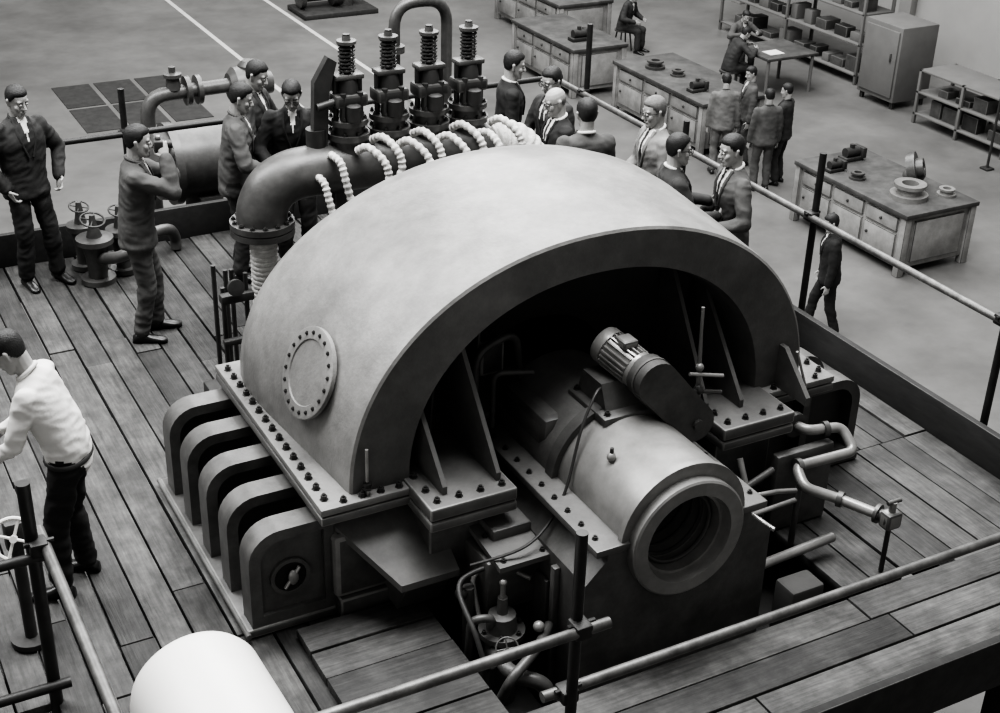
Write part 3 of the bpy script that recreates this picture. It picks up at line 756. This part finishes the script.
def casting(name,x,y,z,kind,s=1,m='bearing_metal'):
    b=B(name)
    if kind==0:
        b.lathe((x,y,z),(0,0,1),[(0,.2*s),(.05*s,.2*s),(.051*s,.13*s),(.12*s,.13*s),(.121*s,.17*s),(.16*s,.17*s),(.16*s,.09*s),(.02,.085*s)],m,28,False)
    elif kind==1:
        b.lathe((x,y,z+.21*s),(.6,-.7,.3),[(-.08*s,.19*s),(.0,.2*s),(.02*s,.2*s),(.02*s,.12*s),(.1*s,.11*s),(.1*s,.06*s),(-.05,.05*s)],m,28,False)
        b.ball((x+.05,y+.05,z+.11*s),(.15*s,.12*s,.1*s),m)
    elif kind==2:
        b.box((x-.14*s,y-.08*s,z),(x+.14*s,y+.08*s,z+.05*s),'dark_iron',.01); b.cyl((x-.1*s,y,z+.1*s),(x+.12*s,y,z+.1*s),.06*s,'dark_iron'); b.cyl((x,y,z+.1*s),(x,y,z+.2*s),.03*s,'dark_iron')
        b.box((x+.1*s,y-.1*s,z+.03*s),(x+.16*s,y+.1*s,z+.16*s),'dark_iron',.01)
    b.finish()
BT=LZ+.85
casting('machined_flange',12.6,12.2,BT,0,1.2); casting('impeller_casting',12.95,12.5,BT,1,1.1,'pipe_paint'); casting('bench_vice',12.85,13.6,BT,2,1.1)
casting('machined_flange',12.45,13.0,BT,0,.55,'pipe_paint'); casting('bench_vice',12.35,13.35,BT,2,.9); casting('machined_flange',13.1,12.05,BT,0,.6)
casting('bench_vice',12.7,17,BT,2,1); casting('bench_vice',12.5,20.2,BT,2,1.2); casting('machined_flange',12.8,18.3,BT,0,.8,'pipe_paint'); casting('machined_flange',12.9,17.8,BT,0,.6,'pipe_paint')
b=B('tool_cabinet'); b.box((16.8,17.0,LZ+.12),(17.6,17.9,LZ+1.4),'cab_grey',.02); b.box((16.77,17.05,LZ+.2),(16.81,17.85,LZ+1.32),'cab_grey',.01)
b.box((16.75,17.15,LZ+.8),(16.78,17.18,LZ+.95),'dark_iron',.004)
for xx in (16.85,17.5):
    for yy in (17.05,17.8): b.box((xx,yy,LZ),(xx+.06,yy+.06,LZ+.13),'dark_iron',.004)
b.finish()
def rack(name,x0,x1,y0,y1,hh,n):
    b=B(name)
    for xx in (x0,x1-.05):
        for yy in (y0,(y0+y1)/2,y1-.05): b.box((xx,yy,LZ),(xx+.05,yy+.05,LZ+hh),'cab_grey',.004)
    for k in range(n+1):
        z=LZ+.15+(hh-.18)*k/n; b.box((x0,y0,z),(x1,y1,z+.03),'cab_grey',.004)
        if k<n:
            yy=y0+.12
            while yy<y1-.35:
                w=random.uniform(.15,.35); h_=random.uniform(.1,.28); b.box((x0+.1,yy,z+.03),(x0+.1+random.uniform(.2,.4),yy+w,z+.03+h_),random.choice(['dark_iron','pipe_paint','cab_grey','pipe_paint']),.01); yy+=w+random.uniform(.05,.25)
    return b.finish()
rack('storage_rack',17.2,17.9,18.4,22.5,1.8,3); rack('low_parts_rack',16.7,17.5,14.4,16.4,.9,2)
b=B('work_table'); 
b.box((15.2,18.4,LZ+.64),(16.3,19.4,LZ+.69),'bench_top',.01)
for xx in (15.25,16.2):
    for yy in (18.45,19.3): b.cyl((xx,yy,LZ),(xx,yy,LZ+.65),.03,'cab_grey',seg=10)
b.box((15.4,18.6,LZ+.69),(15.7,18.85,LZ+.695),'shirt_white',0)
b.finish()
b=B('marker_pole'); b.cyl((16.2,14.2,LZ),(16.2,14.2,LZ+1.9),.02,'dark_iron'); b.box((16.12,14.12,LZ),(16.28,14.28,LZ+.03),'dark_iron',.01); b.finish()
b=B('machine_part_on_floor')
b.box((9.8,26.2,LZ),(11.4,27.2,LZ+.1),'dark_iron',.02); b.lathe((9.9,26.8,LZ+.35),(1,0,0),[(0,.25),(.1,.25),(.1,.13),(.7,.13),(.7,.25),(.9,.25),(.9,.12),(1.3,.12)],'pipe_paint')
b.cyl((10.9,26.8,LZ+.1),(10.9,26.8,LZ+.45),.18,'pipe_paint'); b.finish()
def stool(x,y):
    b=B('work_stool'); b.lathe((x,y,LZ+.36),(0,0,1),[(0,.17),(.03,.17)],'bench_top')
    for k in range(4):
        a=k*math.pi/2+.7; b.cyl((x+.12*math.cos(a),y+.12*math.sin(a),LZ+.37),(x+.18*math.cos(a),y+.18*math.sin(a),LZ),.015,'dark_iron',seg=8)
    b.finish()
stool(14.85,19.0); stool(15.75,20.0); stool(14.6,22.0)

# ================= PEOPLE PLACEMENT =================
def cam_prop(P,T,hp_,hands):
    c=hp_(0,.15,-.01); 
    P.box(c-V((.065,.035,.045)),c+V((.065,.035,.045)),'dark_iron',.008)
    P.cyl(c+V((0,.03,0)),c+V((0,.10,0)),.032,'dark_iron'); P.box(c+V((-.03,-.02,.045)),c+V((.03,.02,.07)),'bearing_metal',.006)
person('workman_in_dark_jacket',1.57,10.14,0,-70,1.74,lean=3,rh=(.22,.08,.92),lh=(-.24,.14,.95),re=(.8,-.5,0),le=(-.8,-.5,0),rf=(.12,.03),lf=(-.15,.08),hy=10,hp=14,top='cloth_dark',bot='cloth_black',style='overall',curl=(40,40))
person('photographer',2.06,8.9,0,-15,1.76,lean=6,rh=(.085,.26,1.52),lh=(-.085,.28,1.50),re=(.5,.1,-1),le=(-.5,.1,-1),rn=(-1,0,0),ln=(1,0,0),rf=(.1,-.04),lf=(-.12,.08),hp=4,top='cloth_mid',bot='cloth_mid',style='overall',curl=(45,45),prop=cam_prop)
person('workman_in_white_shirt',.99,6.24,0,152,1.74,lean=25,rh=(.16,.42,.98),lh=(-.16,.42,.94),rf=(.13,.02),lf=(-.13,.10),hp=22,top='shirt_white',bot='cloth_black',style='shirt',curl=(40,40))
person('workman_at_valves',2.98,9.58,0,-20,1.74,lean=8,rh=(.2,.34,1.05),lh=(-.2,.36,1.1),hp=14,top='cloth_mid',bot='cloth_dark',style='overall')
person('workman_at_valves',3.27,10.05,0,-40,1.76,lean=8,rh=(.2,.34,1.05),lh=(-.2,.36,1.1),hp=18,top='cloth_dark',bot='cloth_dark',style='overall')
person('workman_at_valves',3.47,9.62,0,-110,1.74,lean=12,rh=(.2,.34,1.05),lh=(-.2,.36,1.1),hp=25,top='cloth_black',bot='cloth_dark',style='overall',glasses=True)
person('visitor_in_suit',5.24,9.5,0,-20,1.75,hp=10,lean=4,top='cloth_black',bot='cloth_black')
person('visitor_in_suit',5.40,9.02,0,-170,1.74,hp=12,lean=4,rh=(.15,.3,1.05),top='cloth_dark',bot='cloth_dark',glasses=True)
person('visitor_in_suit',5.21,8.6,0,170,1.72,hp=15,lean=5,top='cloth_black',bot='cloth_black',bald=True,hair='hair_grey',glasses=True)
person('visitor_in_suit',5.13,8.12,0,75,1.78,hp=5,top='cloth_mid',bot='cloth_dark')
person('visitor_in_suit',5.68,8.02,0,170,1.76,hp=10,lean=3,rh=(.2,.25,1.0),top='cloth_light',bot='cloth_mid',hair='hair_grey',glasses=True)
person('visitor_in_suit',5.34,7.33,0,-20,1.74,hp=4,lean=2,rh=(.12,.36,1.12),lh=(-.1,.36,1.16),top='cloth_dark',bot='cloth_dark',glasses=True)
person('visitor_in_suit',5.76,7.15,0,165,1.74,hp=8,lean=6,rh=(.2,.22,1.0),lh=(-.18,.26,1.05),top='cloth_mid',bot='cloth_mid')
# lower floor
person('workshop_worker',10.25,10.9,LZ,150,1.7,lean=6,top='cloth_black',bot='cloth_black',style='overall',lod=1,hp=15,rf=(.12,.2),lf=(-.12,-.15))
person('workshop_worker',12.45,14.95,LZ,70,1.7,top='cloth_mid',bot='cloth_mid',style='overall',lod=1,hp=10)
person('workshop_worker',12.85,15.05,LZ,120,1.7,top='cloth_dark',bot='cloth_dark',style='overall',lod=1,hp=10)
person('workshop_worker',12.3,15.75,LZ,60,1.7,lean=8,top='cloth_grey',bot='cloth_grey',style='overall',lod=1,hp=15)
person('workshop_worker',12.9,15.95,LZ,160,1.7,top='cloth_mid',bot='cloth_mid',style='overall',lod=1,hp=15)
sit=dict(pel=(0,0,.55),rf=(.12,.42),lf=(-.12,.4),lod=1,style='overall')
person('seated_worker',14.85,19.0,LZ,-10,1.7,lean=30,rh=(.2,.45,.9),lh=(-.2,.45,.9),hp=15,top='cloth_dark',bot='cloth_dark',**sit)
person('seated_worker',15.75,20.0,LZ,-95,1.7,lean=22,rh=(.2,.45,.9),lh=(-.2,.45,.9),hp=15,top='cloth_mid',bot='cloth_dark',**sit)
person('seated_worker',14.6,22.0,LZ,-60,1.7,lean=20,rh=(.2,.35,.7),lh=(-.2,.35,.7),hp=15,top='cloth_dark',bot='cloth_dark',**sit)

# ================= LIGHT / CAMERA =================
w=bpy.data.worlds.new('W'); scene.world=w; w.use_nodes=True
bg=w.node_tree.nodes['Background']; bg.inputs[0].default_value=(1,.99,.97,1); bg.inputs[1].default_value=.34
def area(n,loc,tgt,sx,sy,e):
    l=bpy.data.lights.new(n,'AREA'); l.shape='RECTANGLE'; l.size=sx; l.size_y=sy; l.energy=e
    o=bpy.data.objects.new(n,l); col.objects.link(o); o.location=loc
    o.rotation_euler=(V(tgt)-V(loc)).to_track_quat('-Z','Y').to_euler()
area('roof_light',(-1,10,9.5),(3.5,6.5,0),4,10,1800)
area('roof_light',(10,20,11),(10,20,0),10,20,5600)
area('roof_light',(4.5,6.5,10),(4,6,0),4,5,1500)
cam=bpy.data.cameras.new('Camera'); co=bpy.data.objects.new('Camera',cam); col.objects.link(co); scene.camera=co
cam.sensor_width=36; cam.lens=1400/1000*36; cam.clip_end=200
th=math.radians(28); az=math.radians(28.9)
F=V((math.sin(az),math.cos(az),0)); Rt=V((math.cos(az),-math.sin(az),0)); Z=V((0,0,1))
fw=F*math.cos(th)-Z*math.sin(th); up=F*math.sin(th)+Z*math.cos(th); ro=math.atan(.0304)
r2=Rt*math.cos(ro)+up*math.sin(ro); u2=up*math.cos(ro)-Rt*math.sin(ro)
m=Matrix((r2,u2,-fw)).transposed().to_4x4(); m.translation=V((0,0,4.59)); co.matrix_world=m
bpy.context.view_layer.update()
for o in list(scene.objects):
    o.location=o.location*WS
    if o.type=='MESH': o.data.transform(Matrix.Scale(WS,4))
    if o.type=='LIGHT': o.data.size*=WS; o.data.size_y*=WS; o.data.energy*=WS*WS
scene.view_settings.look='AgX - High Contrast'
